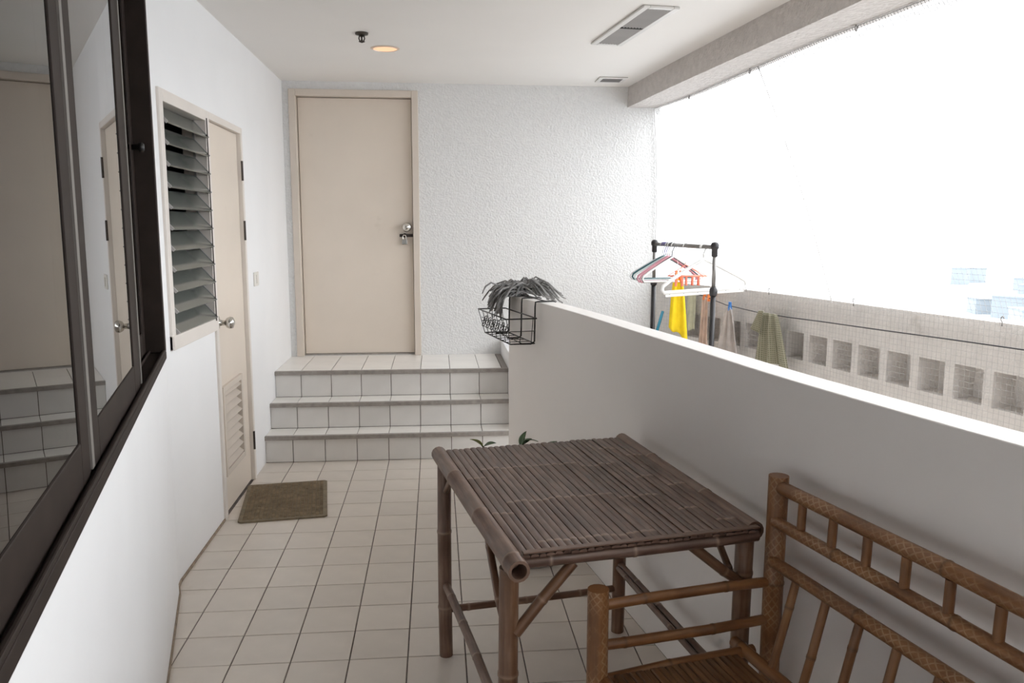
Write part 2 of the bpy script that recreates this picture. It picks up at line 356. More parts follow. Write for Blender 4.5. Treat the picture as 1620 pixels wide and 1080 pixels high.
for n in range(-2, 36):
    for c in range(-6, 10):
        x0, y0 = c * T, -(n + 1) * T
        cell = [(x0 + g, y0 + g), (x0 + T - g, y0 + g), (x0 + T - g, y0 + T - g), (x0 + g, y0 + T - g)]
        p = cell
        for q, nn in planes: p = clip(p, q, nn) if p else p
        if y0 + T > ST0 and c < 4: p = clip(p, Vector((0, ST0)), Vector((0, -1))) if p else p
        my = y0 + T / 2
        # the balcony side of the parapet
        k = min(range(len(PAR) - 1), key=lambda i: abs((PAR[i][1] + PAR[i + 1][1]) / 2 - my))
        a, b = Vector(PAR[k]), Vector(PAR[k + 1]); t = (b - a).normalized(); nn = Vector((t.y, -t.x))
        if nn.x > 0: nn = -nn
        q = clip(p, a, nn) if p else p
        if my > -.33: q = p if x0 < .6 else []
        if area(q) < 2e-4: continue
        if y0 < -4.9: far.prism(q, -.01, 0); continue
        nt_ += 1
        if abs(area(q) - (T - 2 * g) ** 2) < 1e-6: obj_from('tile', tile_me, floor, (x0, y0, 0))
        else: MB().prism(q, -.01, 0).build('tile', M['tile'], floor)
# the laundry strip beyond the parapet and the floor behind the camera: one joined field
for n in range(-6, 36):
    for c in range(3, 15):
        x0, y0 = c * T, -(n + 1) * T; my = y0 + T / 2
        if y0 + T > YB: continue
        k = min(range(len(PAR)), key=lambda i: abs(PAR[i][1] - my)); px = PAR[k][0] + .12 if my < -.33 else .75
        k = min(range(len(BAL)), key=lambda i: abs(BAL[i][1] - my)); bx = BAL[k][0]
        p = [(max(x0, px) + g, y0 + g), (x0 + T - g, y0 + g), (x0 + T - g, y0 + T - g), (max(x0, px) + g, y0 + T - g)]
        a, b = Vector(BAL[max(0, k - 3)]), Vector(BAL[min(len(BAL) - 1, k + 3)]); t = (b - a).normalized(); nn = Vector((t.y, -t.x))
        if nn.x > 0: nn = -nn
        if x0 + T - px < .02: continue
        p = clip(p, a + nn * .003, nn)
        if area(p) > 2e-4: far.prism(p, -.01, 0)
far.build('tile_field', M['tile'], floor, kind='stuff')

ceiling = MB().prism([(-1.3, YB + .15), (-1.3, -7.2), *reversed(BEAMO)], ZC, ZC + .18).build('ceiling', M['ceil'], kind='structure', label='plain off-white balcony ceiling', cat='ceiling')
beam = MB().strip(BEAMI, BEAMO, 2.36, ZC).build('trim_1', M['beam'], kind='structure', label='rough stucco beam along the outer edge of the ceiling', cat='beam', smooth=30)

DL, DR, DT = -.875, -.052, 2.404                      # back door leaf
FL_, FR_, FT = -.925, -.004, 2.452                     # its frame outside
wb = MB(); wb.box(XL - .15, FL_, YB, YB + .15, 0, ZC); wb.box(FR_, 1.80, YB, YB + .15, 0, ZC); wb.box(FL_, FR_, YB, YB + .15, FT, ZC); wb.box(FL_, FR_, YB, YB + .15, 0, .517)
wall_back = wb.build('wall_back', M['stucco'], kind='structure', label='white rough stucco end wall beside the beige door', cat='wall')

OY0, OY1, OYD = -1.47, -.10, -.805                    # opening for louvre window and door in the left wall
wl = MB()
wl.box(XL - .15, XL, OY1, YB, 0, ZC); wl.box(XL - .15, XL, OY0, OY1, 2.02, ZC); wl.box(XL - .15, XL, OY0, OYD, 0, .975)
SJ = .15; WZ0, WZ1 = .96, 2.40; SN = -3.7              # window opening along the slanted wall
fil = [(XL, OY0), (XL, -1.52), (-.963, -1.57), wp(SJ)]
wl.strip(fil, [(XL - .15, OY0), (XL - .15, -1.53), (XL - .148, -1.58), wp(SJ, -.15)], 0, ZC)
wl.strip([wp(SJ), wp(SN)], [wp(SJ, -.15), wp(SN, -.15)], 0, WZ0); wl.strip([wp(SJ), wp(SN)], [wp(SJ, -.15), wp(SN, -.15)], WZ1, ZC)
wl.strip([wp(SN), wp(-5.6)], [wp(SN, -.15), wp(-5.6, -.15)], 0, ZC)
wall_left = wl.build('wall_left', M['plaster'], kind='structure', label='smooth white wall on the left, bending at the dark window', cat='wall')

BB = [(XL, OY0 + .0), *fil[1:], wp(-3.0), wp(-5.5)]
MB().strip([(XL + .007, OYD), *[(x + .007, y) for x, y in BB]], [(XL + .0005, OYD), *[(x + .0005, y) for x, y in BB]], .0005, .012).build('baseboard_left', M['sealant'], kind='structure', label='thin brown dirt-stained joint along the foot of the left wall', cat='baseboard')
pr = MB().strip(PAR, offset(PAR, -.092 if offset(PAR, .1)[0][0] < PAR[0][0] else .092), 0, PARH)
wall_right = pr.build('wall_right', M['parapet'], kind='structure', bevel=.003, label='smooth white parapet behind the bamboo table and bench', cat='wall')
rear = MB().box(-1.6, 3.2, -7.2, -7.0, 0, ZC).build('wall_rear', M['plaster'], kind='structure', label='white wall closing the balcony behind the viewer', cat='wall')

# outer balustrade with a row of square holes
bl = MB(); L = [0]
for a, b in zip(BAL, BAL[1:]): L.append(L[-1] + (Vector(b) - Vector(a)).length)
def bal(s, d=0.0):
    s = max(0, min(L[-1] - 1e-4, s)); i = max(k for k in range(len(L) - 1) if L[k] <= s); f = (s - L[i]) / (L[i + 1] - L[i])
    a, b = Vector(BAL[i]), Vector(BAL[i + 1]); t = (b - a).normalized(); p = a + (b - a) * f
    return (p.x - t.y * d, p.y + t.x * d)               # d > 0 is outwards
PIT, HW = .2115, .160
k0 = next(i for i in range(len(BAL)) if BAL[i][1] < -.310); S0 = L[k0] - 6 * PIT
cols = [(0, S0, False)]; s = S0; cnt = 0
while s + PIT < L[-1]:
    cols.append((s, s + HW, True)); cols.append((s + HW, s + PIT, False)); s += PIT
cols.append((s, L[-1], False)); rows = [(0, .688, 0), (.688, .852, 1), (.852, BALH, 0)]; TH = .13
for a, b, h in cols:
    nn = max(1, int((b - a) / .12)); ss = [a + (b - a) * k / nn for k in range(nn + 1)]
    for z0, z1, hr in rows:
        if h and hr:
            for sx, fl in ((a, 0), (b, 1)):
                q = [(*bal(sx), z0), (*bal(sx, TH), z0), (*bal(sx, TH), z1), (*bal(sx), z1)]; bl.poly(q[::-1] if fl else q)
            bl.poly([(*bal(a, TH), z0), (*bal(b, TH), z0), (*bal(b, TH), z1), (*bal(a, TH), z1)])
            bl.poly([(*bal(a), z0), (*bal(b), z0), (*bal(b, TH), z0), (*bal(a, TH), z0)]); bl.poly([(*bal(a), z1), (*bal(a, TH), z1), (*bal(b, TH), z1), (*bal(b), z1)])
            continue
        for u, v in zip(ss, ss[1:]):
            bl.poly([(*bal(u), z0), (*bal(u), z1), (*bal(v), z1), (*bal(v), z0)]); bl.poly([(*bal(u, TH), z0), (*bal(v, TH), z0), (*bal(v, TH), z1), (*bal(u, TH), z1)])
    for u, v in zip(ss, ss[1:]): bl.poly([(*bal(u), BALH), (*bal(u, TH), BALH), (*bal(v, TH), BALH), (*bal(v), BALH)])
wall_outer = bl.build('wall_outer', M['oldstucco'], kind='structure', label='weathered grey outer balustrade pierced by a row of square holes', cat='wall')

# rooms behind the window and the louvres, dimness put into their wall colours
rm = MB()
def room(mb, a, b, c, d, z0, z1):                       # five-sided shell, open towards a-b
    for p, q in ((b, c), (c, d), (d, a)): mb.poly([(*p, z0), (*q, z0), (*q, z1), (*p, z1)])
    mb.poly([(*a, z0), (*b, z0), (*c, z0), (*d, z0)]); mb.poly([(*a, z1), (*b, z1), (*c, z1), (*d, z1)])
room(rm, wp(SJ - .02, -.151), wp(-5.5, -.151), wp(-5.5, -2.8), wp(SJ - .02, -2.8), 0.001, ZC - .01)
rm.build('wall_room', M['darkroom'], kind='structure', label='room walls toned near black as if unlit, behind the dark sliding window', cat='wall')
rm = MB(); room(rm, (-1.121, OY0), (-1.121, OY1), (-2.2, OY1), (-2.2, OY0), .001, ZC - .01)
rm.build('wall_bathroom', M['greyroom'], kind='structure', label='bathroom walls toned dark as if dim, behind the glass louvres', cat='wall')

# ------------------------------------------------------------------ stairs
ZS = [.172, .340, .517]; YS = [ST0, .405, .598]; XR = .60
core = MB()
core.box(XL, XR + .02, YS[0] + .008, YS[1] + .01, 0, ZS[0] - .006); core.box(XL, XR + .02, YS[1] + .008, YS[2] + .01, 0, ZS[1] - .006); core.box(XL, XR + .02, YS[2] + .008, YB, 0, ZS[2] - .006)
stairs = core.build('stairs', M['grout'], kind='structure', label='three white tiled steps up to the beige door', cat='stairs')
def xcells():
    c = -6
    while c * T < XR:
        a, b = max(c * T, XL), min((c + 1) * T, XR); c += 1
        if b - a > .015: yield a, b
cache = {}
def tilebox(name, w, d, h, m, parent, loc):
    key = (round(w, 4), round(d, 4), round(h, 4), m.name)
    if key not in cache: cache[key] = MB().chambox(g, w - g, g if d > .05 else 0, d - (g if d > .05 else 0), g if h > .05 else 0, h - (g if h > .05 else 0), .001).mesh(name, m)
    return obj_from(name, cache[key], parent, loc)
for i in range(3):
    zb = ZS[i - 1] if i else 0
    ye = YS[i + 1] if i < 2 else YB
    XT = XR if i < 2 else XR - .045
    for a, b in xcells():
        tilebox('riser_tile', b - a, .008, ZS[i] - zb - .026, M['riser'], stairs, (a, YS[i], zb))
        b = min(b, XT)
        y = YS[i] + .012
        while y < ye - .02:
            y2 = ye if (i < 2 or ye - y < .26) else y + T
            if i == 2 and abs(y2 - ye) > 1e-6: y2 = min(y + .30, ye)
            if b - a > .01: tilebox('tread_tile', b - a, y2 - y, .006, M['tread'], stairs, (a, y, ZS[i] - .006))
            y = y2
    ns = MB(); y0 = YS[i] - .014
    ns.box(XL, XR + .02, y0, YS[i] + .012, ZS[i] - .026, ZS[i])
    for q in range(3): ns.box(XL, XR + .02, y0 - .0015, y0, ZS[i] - .023 + q * .008, ZS[i] - .019 + q * .008)
    ns.build('nosing', M['nosing'], stairs, bevel=.002)
dr = MB().box(XR - .045, XR, YS[2] + .012, YB, ZS[2] - .008, ZS[2] - .004)
drain = dr.build('drain', M['holeshade'], stairs)
sl = MB().box(-.02, .02, 0, .009, -.004, .001).mesh('drain_bar', M['nosing'])
y = YS[2] + .02
while y < YB - .012: obj_from('drain_bar', sl, drain, (XR - .0225, y, ZS[2])); y += .0155
MB().box(XR, XR + .1, ST0 + .01, YB, 0, .63).build('trim_2', M['plaster'], kind='structure', bevel=.004, label='low white kerb at the end of the top step', cat='kerb')

# ------------------------------------------------------------------ back door
d1 = thing('door_1', (0, YB, ZS[2]), 'plain beige door at the top of the tiled steps', 'door', kind='structure')
z0 = 0; H = DT - ZS[2]; HF = FT - ZS[2]
fm = MB(); fm.box(FL_, DL, -.018, .1, 0, HF); fm.box(DR, FR_, -.018, .1, 0, HF); fm.box(DL, DR, -.018, .1, H, HF)
fm.build('door_frame', M['beigeframe'], d1, bevel=.004)
leaf = MB().box(DL + .004, DR - .004, .045, .085, .012, H - .004).build('door_leaf', M['beige'], d1, bevel=.002)
MB().box(FL_, FR_, .1, .13, 0, HF).build('light_stop', M['holeshade'], d1)  # unseen panel added to stop sky light leaking round the door leaf
MB().box(DL, DR, .03, .1, 0, .010).build('threshold', M['nosing'], d1)
MB().lathe([(.034, .045), (.034, .038), (.015, .034), (.013, .005), (.026, -.004), (.034, -.02), (.030, -.037), (.014, -.044), (.001, -.045)], 20, (-.100, 0, 1.475 - ZS[2]), 'y').build('knob', M['chrome'], leaf, smooth=True)
hs = MB(); hs.box(-.155, -.052, .030, .0448, 1.402 - ZS[2], 1.424 - ZS[2]); hs.box(-.125, -.105, .022, .03, 1.398 - ZS[2], 1.430 - ZS[2]); hs.build('hasp', M['darkmetal'], leaf, bevel=.003)
pd = MB().tube([(-.130, .012, 1.408 - ZS[2]), (-.130, .012, 1.40 - ZS[2]), (-.128, .012, 1.385 - ZS[2])], .004, 8)
pd.tube([(-.105, .012, 1.408 - ZS[2]), (-.106, .012, 1.385 - ZS[2])], .004, 8); pd.box(-.136, -.098, .002, .022, 1.348 - ZS[2], 1.386 - ZS[2])
pd.tube([(-.130, .012, 1.406 - ZS[2]), (-.124, .012, 1.416 - ZS[2]), (-.112, .012, 1.416 - ZS[2]), (-.105, .012, 1.406 - ZS[2])], .004, 8)
pd.build('padlock', M['chrome'], leaf, bevel=.004)

# ------------------------------------------------------------------ side door and louvre window
d2 = thing('door_2', (XL, -.46, 0), 'narrow beige side door with a slatted vent beside the louvre window', 'door', kind='structure')
ya, yb_ = -.765 + .46, -.135 + .46; fy0, fy1 = OYD + .46, OY1 + .46
fm = MB(); fm.box(-.1, .012, fy0, ya, .001, 2.02); fm.box(-.1, .012, yb_, fy1, .001, 2.02); fm.box(-.1, .012, ya, yb_, 1.985, 2.02); fm.build('door_frame', M['lattframe'], d2, bevel=.003)
vy0, vy1, vz0, vz1 = -.715 + .46, -.305 + .46, .20, .67
lf = MB(); x0, x1 = -.05, -.012
for q in ((ya + .003, vy0, .008, 1.982), (vy1, yb_ - .003, .008, 1.982), (vy0, vy1, .008, vz0), (vy0, vy1, vz1, 1.982)): lf.box(x0, x1, q[0], q[1], q[2], q[3])
leaf2 = lf.build('door_leaf', M['beige'], d2)
vf = MB(); w = .03
vf.box(x0, .004, vy0, vy0 + w, vz0, vz1); vf.box(x0, .004, vy1 - w, vy1, vz0, vz1); vf.box(x0, .004, vy0 + w, vy1 - w, vz0, vz0 + w); vf.box(x0, .004, vy0 + w, vy1 - w, vz1 - w, vz1)
vf.build('vent_frame', M['beigeframe'], leaf2, bevel=.002)
nsl = 9; mtx = Matrix.Rotation(math.radians(38), 4, 'Y')
slm = MB().box(-.032, .032, vy0 + w + .001, vy1 - w - .001, -.004, .004, mtx).mesh('vent_slat', M['beigeframe'])
for k in range(nsl): obj_from('vent_slat', slm, leaf2, (-.026, 0, vz0 + w + .025 + k * (vz1 - vz0 - 2 * w - .03) / (nsl - 1)))
MB().lathe([(.034, -.012), (.034, -.004), (.016, 0), (.012, .028), (.024, .036), (.031, .052), (.027, .066), (.012, .073), (.001, .074)], 20, (0, -.715 + .46, 1.0), 'x').build('knob', M['chrome'], leaf2, smooth=True)
for z in (1.785, 1.455, .24):
    hg = MB().box(.012, .0135, yb_ + .001, yb_ + .022, z - .05, z + .05); hg.tube([(.0125, yb_ + .001, z - .054), (.0125, yb_ + .001, z + .054)], .0062, 8)
    hg.build('hinge', M['darkmetal'], leaf2)

w2 = thing('window_2', (XL, -1.1375, .975), 'louvre window of slanted grey glass blades beside the side door', 'window', kind='structure')
ly0, ly1 = OY0 + 1.1375, OYD + 1.1375; LH = 2.02 - .975
fm = MB(); fm.box(-.1, .012, ly0, ly0 + .045, 0, LH); fm.box(-.1, .012, ly1 - .02, ly1, 0, LH); fm.box(-.1, .012, ly0 + .045, ly1 - .02, LH - .05, LH); fm.box(-.1, .018, ly0, ly1, 0, .06)
fm.build('window_frame', M['lattframe'], w2, bevel=.003)
NB = 11; bh = (LH - .11) / NB; mt = Matrix.Rotation(math.radians(-42), 4, 'Y')
bm_ = MB().box(-.003, .003, ly0 + .05, ly1 - .028, -bh * .60, bh * .60, mt).mesh('glass_blade', M['blade'])
clm = MB().box(-.006, .006, ly0 + .046, ly0 + .052, -bh * .6, bh * .6, mt); clm.box(-.006, .006, ly1 - .030, ly1 - .024, -bh * .6, bh * .6, mt); clm = clm.mesh('blade_clip', M['ventd'])
for k in range(NB):
    z = .06 + bh * (k + .5); b = obj_from('glass_blade', bm_, w2, (-.012, 0, z)); obj_from('blade_clip', clm, b)
MB().box(-.05, -.04, ly1 - .03, ly1 - .021, .06, LH - .05).build('pivot_rail', M['ventd'], w2); MB().tube([(.02, ly1 - .034, .05), (.02, ly1 - .034, LH - .04)], .0028, 6).build('operating_rod', M['darkmetal'], w2)
sw = thing('light_switch', (XL, .135, 1.165), 'small white light switch on the wall near the side door', 'switch')
MB().box(0, .009, -.055, .055, -.042, .042).build('face_plate', M['switch'], sw, bevel=.003); MB().box(.009, .014, -.018, .018, -.026, .026).build('rocker', M['switch'], sw, bevel=.002)

# ------------------------------------------------------------------ dark sliding window
w1 = thing('window_1', (*wp(0), WZ0), 'tall dark bronze sliding window with reflecting panes', 'window', rz=math.atan2(WD.y, WD.x), kind='structure')
# local x runs along the wall (away from the viewer), local y = +90 deg, which points away from the room
def wbox(mb, s0, s1, d0, d1, z0, z1): return mb.box(s0, s1, -d1, -d0, z0, z1)     # d towards the room
HW1 = WZ1 - WZ0
fr = MB(); wbox(fr, SN, SJ, -.13, .006, .010, .040); wbox(fr, SN, SJ, -.004, .006, .040, .052); wbox(fr, SN, SJ, -.052, -.046, .040, .052)
fr.build('sill', M['bronze'], w1, bevel=.003)
fr = MB(); wbox(fr, SN, SJ, -.13, .006, HW1 - .05, HW1); fr.build('head', M['bronze'], w1, bevel=.003)
for a_ in (SJ - .05, SN): fr = MB(); wbox(fr, a_, a_ + .05, -.13, .006, .040, HW1 - .05); fr.build('jamb', M['bronze'], w1, bevel=.003)
def sash(s0, s1, d, st0=.08, st1=.08, rail=.088):
    z0, z1 = .0405, HW1 - .0505
    f = MB(); wbox(f, s0, s0 + st0, d - .014, d + .014, z0, z1); wbox(f, s1 - st1, s1, d - .014, d + .014, z0, z1)
    wbox(f, s0 + st0, s1 - st1, d - .014, d + .014, z0, z0 + rail); wbox(f, s0 + st0, s1 - st1, d - .014, d + .014, z1 - rail, z1)
    o = f.build('sash', M['bronze'], w1, bevel=.003)
    gl = MB(); wbox(gl, s0 + st0, s1 - st1, d + .006, d + .011, z0 + rail, z1 - rail); gl.build('glass_pane', M['glass'], o)
    return o
sash(SN + .05, -1.520, -.025); sash(-1.473, -.612, -.025, .075, .13); sash(-.70, SJ - .052, -.075)
ml = MB(); wbox(ml, -1.5195, -1.4735, -.06, -.016, .041, HW1 - .051); ml.build('mullion', M['bronze'], w1)
for a_, b_ in ((-1.512, -1.486), (-.611, -.590)): ml = MB(); wbox(ml, a_, b_, -.016, -.0085, .053, HW1 - .052); ml.build('seal_strip', M['seal'], w1)
lk = MB().lathe([(.010, 0), (.010, -.022), (.018, -.025), (.018, -.038), (.011, -.042), (.001, -.043)], 14, (SJ - .10, .061, 1.76 - WZ0), 'y'); lk.build('latch_knob', M['black'], w1, smooth=True)

# ------------------------------------------------------------------ ceiling fittings
vt = thing('air_vent', (1.135, -.56, ZC), 'long slatted air vent in the ceiling near the beam', 'vent', rz=math.radians(6.8))
VL, VW = .405, .092
f = MB(); f.box(-VW, -.06, -VL, VL, -.012, -.001); f.box(.06, VW, -VL, VL, -.012, -.001); f.box(-.06, .06, -VL, -.372, -.012, -.001); f.box(-.06, .06, .372, VL, -.012, -.001); f.build('vent_frame', M['ventw'], vt, bevel=.004)
MB().box(-.06, .06, -.372, .372, -.004, -.001).build('vent_shade_sheet', M['holeshade'], vt)  # dark sheet under the ceiling in place of the shade inside the duct
MB().box(-.06, .06, -.01, .01, -.012, -.004).build('divider', M['holeshade'], vt)
vm = MB().box(-.007, .007, -.178, .178, -.0012, .0012, Matrix.Rotation(math.radians(22), 4, 'Y')).mesh('vent_slat', M['ventd'])
for sy in (-.19, .19):
    for k in range(7): obj_from('vent_slat', vm, vt, (-.051 + k * .0165, sy, -.009))
v2 = thing('air_vent', (1.355, .93, ZC), 'small air vent in the ceiling against the stucco end wall', 'vent')
f = MB(); f.box(-.1, .1, -.09, -.06, -.010, -.001); f.box(-.1, .1, .06, .09, -.010, -.001); f.box(-.1, -.07, -.06, .06, -.010, -.001); f.box(.07, .1, -.06, .06, -.010, -.001); f.build('vent_frame', M['ventw'], v2, bevel=.003)
MB().box(-.07, .07, -.06, .06, -.004, -.001).build('vent_shade_sheet', M['holeshade'], v2)  # near-black plate paints the shade behind the slats
vm = MB().box(-.069, .069, -.007, .007, -.001, .001, Matrix.Rotation(math.radians(25), 4, 'X')).mesh('vent_slat', M['ventd'])
for k in range(6): obj_from('vent_slat', vm, v2, (0, -.05 + k * .02, -.009))
sp = thing('fire_sprinkler', (-.27, -.275, ZC), 'dark fire sprinkler head on the ceiling beside the downlight', 'sprinkler')
MB().lathe([(.036, -.001), (.034, -.010), (.016, -.013), (.012, -.02)], 18).build('escutcheon', M['sprink'], sp, smooth=True)
b = MB()
for a in (0, math.pi): b.tube([(.012 * math.cos(a), .012 * math.sin(a), -.015), (.015 * math.cos(a), .015 * math.sin(a), -.03), (.009 * math.cos(a), .009 * math.sin(a), -.046)], .0035, 6)
b.lathe([(.006, -.018), (.004, -.03), (.007, -.044)], 10); b.build('frame_arms', M['sprink'], sp, smooth=True)
MB().lathe([(.016, -.044), (.017, -.047), (.004, -.052)], 14).build('deflector', M['sprink'], sp)
dl = thing('downlight', (-.168, .10, ZC), 'round recessed downlight glowing warm orange in the ceiling', 'lamp')
rg = MB(); n = 28
for r0, r1, za, zb in ((.085, .070, -.001, -.006), (.070, .068, -.006, -.001)):
    A = [rg.vert((r0 * math.cos(2 * math.pi * k / n), r0 * math.sin(2 * math.pi * k / n), za)) for k in range(n)]; B = [rg.vert((r1 * math.cos(2 * math.pi * k / n), r1 * math.sin(2 * math.pi * k / n), zb)) for k in range(n)]
    for k in range(n): rg.face((A[k], B[k], B[(k + 1) % n], A[(k + 1) % n]))
rg.build('trim_ring', M['lampcan'], dl, smooth=True)
MB().lathe([(.069, -.0012), (.069, -.003), (.05, -.0045), (.001, -.005)], 24).build('lamp_lens', M['lampon'], dl)

# ------------------------------------------------------------------ doormat
dm = thing('doormat', (-.715, -.53, 0), 'brown woven doormat on the tiles by the side door', 'mat', rz=math.radians(7.5))
MB().prism([(-.205, -.30), (.205, -.30), (.22, -.285), (.22, .285), (.205, .30), (-.205, .30), (-.22, .285), (-.22, -.285)], .0005, .010).build('mat_base', M['matedge'], dm)
wv = MB()
for i in range(20):
    for j in range(46):
        x = -.2 + (i + .5) * .02; y = -.28 + (j + .5 + (.5 if i % 2 else 0)) * .0121
        if y > .278: continue
        h = .0135 + R.uniform(-.0008, .0012)
        wv.chambox(x - .0085, x + .0085, y - .0045, y + .0045, .009, h, .002)
wv.build('weave', M['mat'], dm, kind='stuff')

# ------------------------------------------------------------------ bamboo table
TA = .18
TW2 = lambda y: (.672 + (.647 - .672) * min(1, max(0, -y / .9)))
tb = thing('bamboo_table', (.121, -2.20, 0), 'dark weathered bamboo table with a slatted top against the parapet', 'table', rz=TA)
# local x across (left to right), local -y towards the viewer
TW, TL, TH_ = .66, .935, .74
for xa, xb, ye in ((0, 0, TL + .012), (.672, .646, .872)):
    MB().bamboo((xa, .035, TH_ - .026), (xb, -ye, TH_ - .026), .0255, .33, 14, hollow=.06, first=.27, bulge=1.07).build('side_pole', M['tablepole'], tb, smooth=50)
x = .020; k = 0; grp = 0
while x < TW - .026:
    w = R.uniform(.017, .024); w = min(w, TW - .020 - x)
    # a split bamboo strip: a shallow arch with node bumps
    a = MB(); nodes = sorted(R.uniform(-.9, -.05) for _ in range(R.choice((2, 3)))); grp -= 1
    if grp < 0: grp = R.choice((2, 3, 4, 5)); base = R.uniform(.25, .75)
    nodes = [-(base * .42 + .012 * R.random()), -(base * .42 + .31 + .012 * R.random()), -(base * .42 + .60 + .015 * R.random())]
    ys = {.012, -TL + .03}
    for q in nodes:
        for dd in (-.008, -.003, 0, .003, .008): ys.add(max(-TL + .03, min(.012, q + dd)))
    ys = sorted(ys); z = TH_ - .010 + R.uniform(-.0015, .0015); sk = R.uniform(-.001, .001); prof = [(-.5, -.004), (-.48, .0012), (-.25, .0028), (0, .0032), (.25, .0028), (.48, .0012), (.5, -.004)]
    rws = []
    for y in ys:
        nd = 1.0 if any(abs(y - q) < .0032 for q in nodes) else 0
        rws.append([a.vert(((x + w / 2 + sk * y + px_ * (w - .0010)) * TW2(y) / .66, y, z + pz + (.0010 if nd else 0)), nd) for px_, pz in prof])
    for i in range(len(rws) - 1):
        for j in range(len(prof) - 1): a.face((rws[i][j], rws[i][j + 1], rws[i + 1][j + 1], rws[i + 1][j]), ((j * .004, ys[i]), (j * .004 + .004, ys[i]), (j * .004 + .004, ys[i + 1]), (j * .004, ys[i + 1])))
    a.face([r[0] for r in rws] + [r[-1] for r in reversed(rws)]); a.face(rws[0][::-1]); a.face(rws[-1])
    a.build('slat', M['tabletop'], tb, smooth=40); x += w; k += 1
for y in (.004, -TL + .045):
    MB().bamboo((.02, y, TH_ - .030), (TW - .02, y, TH_ - .030), .0145, .2, 10).build('end_rail', M['tabletop'], tb, smooth=50)
for y in (-.3, -.6): MB().bamboo((.02, y, TH_ - .028), (TW - .02, y, TH_ - .028), .012, .2, 8).build('cross_bar', M['tabletop'], tb, smooth=50)
MB().box(.022, TW - .022, -TL + .028, -TL + .046, TH_ - .0055, TH_ - .001).build('end_strip', M['tablepole'], tb, bevel=.001)
LG = {(0, 0): (.012, 0), (1, 0): (TW - .006, -.004), (0, 1): (-.004, -TL + .06), (1, 1): (.632, -TL + .085)}
for (i, j), (x, y) in LG.items():
    MB().bamboo((x, y, 0), (x, y, TH_ - .045), .0235, .24, 14, hollow=.02, first=(.18, .43)[j] if i == 0 else None, bow=.003).build('leg', M['tablepole'] if (i, j) == (0, 0) else M['tableleg'], tb, smooth=50)
for i in (0, 1):
    (xa, ya_), (xb, yb2) = LG[(i, 0)], LG[(i, 1)]
    MB().bamboo((xa, ya_ - .02, .262), (xb, yb2 + .02, .262), .0135, .19, 10).build('stretcher', M['tablepole'], tb, smooth=50)
    if i: MB().bamboo((xa - .024, ya_ - .05, .268), (xb - .024, yb2 + .02, .262), .009, .19, 8).build('stretcher', M['tablepole'], tb, smooth=50)
    # braces in the side planes
    MB().bamboo((xb, yb2 + .02, .52), (xb, yb2 + .20, TH_ - .05), .010, .15, 8).build('brace', M['tableleg'], tb, smooth=50)
    MB().bamboo((xa, ya_ - .02, .60), (xa, ya_ - .14, TH_ - .05), .010, .15, 8).build('brace', M['tablepole'], tb, smooth=50)
(xa, ya_), (xb, yb2) = LG[(0, 0)], LG[(1, 0)]
MB().bamboo((xa, ya_, .168), (xb, yb2, .168), .0125, .19, 10).build('stretcher', M['tableleg'], tb, smooth=50)
(xa, ya_), (xb, yb2) = LG[(0, 1)], LG[(1, 1)]
MB().bamboo((xa + .012, ya_ - .012, .535), (xa + .155, ya_ - .012, TH_ - .045), .0135, .16, 10).build('brace', M['tableleg'], tb, smooth=50)
MB().bamboo((xb - .012, yb2 - .012, .575), (xb - .165, yb2 - .012, TH_ - .045), .0135, .16, 10).build('brace', M['tableleg'], tb, smooth=50)

# ------------------------------------------------------------------ bamboo bench
BA = .2; u_ = Vector((math.sin(BA), -math.cos(BA), 0))
bn = thing('bamboo_bench', (.946, -2.992, 0), 'honey-coloured bamboo bench with carved rails and slatted seat', 'bench', rz=BA - math.pi / 2)
# local x = along the back (towards the viewer), local y: back -> -, seat front = -y ; (v = room side)
BLn, BD = 1.22, .475
def bp(u, v, z): return (u, -v, z)
def bam(name, a, b, r, m='bench', **kw): return MB().bamboo(bp(*a), bp(*b), r, kw.pop('gap', .26), 14, **kw).build(name, M[m], bn, smooth=50)
for u in (0, BLn):
    bam('back_post', (u, 0, 0), (u, 0, .875), .0245, 'benchcarved', bow=.001, gap=.34, first=.22)
    bam('arm_post', (u, BD, 0), (u, BD, .645), .0255, 'benchcarved', bow=.001, gap=.4, first=.2)
    bam('arm_rail', (u, .02, .602), (u, BD - .01, .602), .0125, gap=.21); bam('arm_rail', (u, .02, .503), (u, BD - .01, .503), .0125, gap=.21)
    bam('seat_end_rail', (u, .05, .425), (u, BD - .01, .412), .0145, gap=.3); bam('lower_rail', (u, .02, .16), (u, BD, .16), .0135)
bam('back_rail', (.02, .004, .850), (BLn - .02, .004, .852), .0165, 'benchcarved', gap=.6, first=.5)
bam('back_rail', (.01, .012, .762), (BLn - .01, .008, .762), .0145, 'benchcarved', gap=.33, first=.22)
bam('back_rail', (.01, .014, .660), (BLn - .01, .010, .661), .0155, 'benchcarved', gap=.3, first=.30)
bam('seat_back_rail', (-.045, .075, .428), (BLn + .03, .075, .430), .0155, gap=.36, first=.03)
bam('seat_front_rail', (0, BD - .012, .415), (BLn, BD - .012, .415), .0195, gap=.3); bam('lower_rail', (0, .01, .14), (BLn, .01, .14), .0135)
for k in range(11):
    u = .103 + k * .1075
    if u > BLn - .05: break
    bam('short_spindle', (u, .007, .772), (u, .005, .840), .0100, gap=.3, bow=0, first=.5)
    bam('spindle', (u, .011, .65), (u + .005, .070, .438), .0100, gap=.17, bow=.001)
v = .105
while v < BD - .035:
    w = R.uniform(.017, .022); a = MB(); z = .434 + R.uniform(-.0012, .0012)
    a.chambox(.016, BLn - .016, -v - w + .0015, -v, z - .007, z, .003); o = a.build('seat_slat', M['benchseat'], bn); v += w
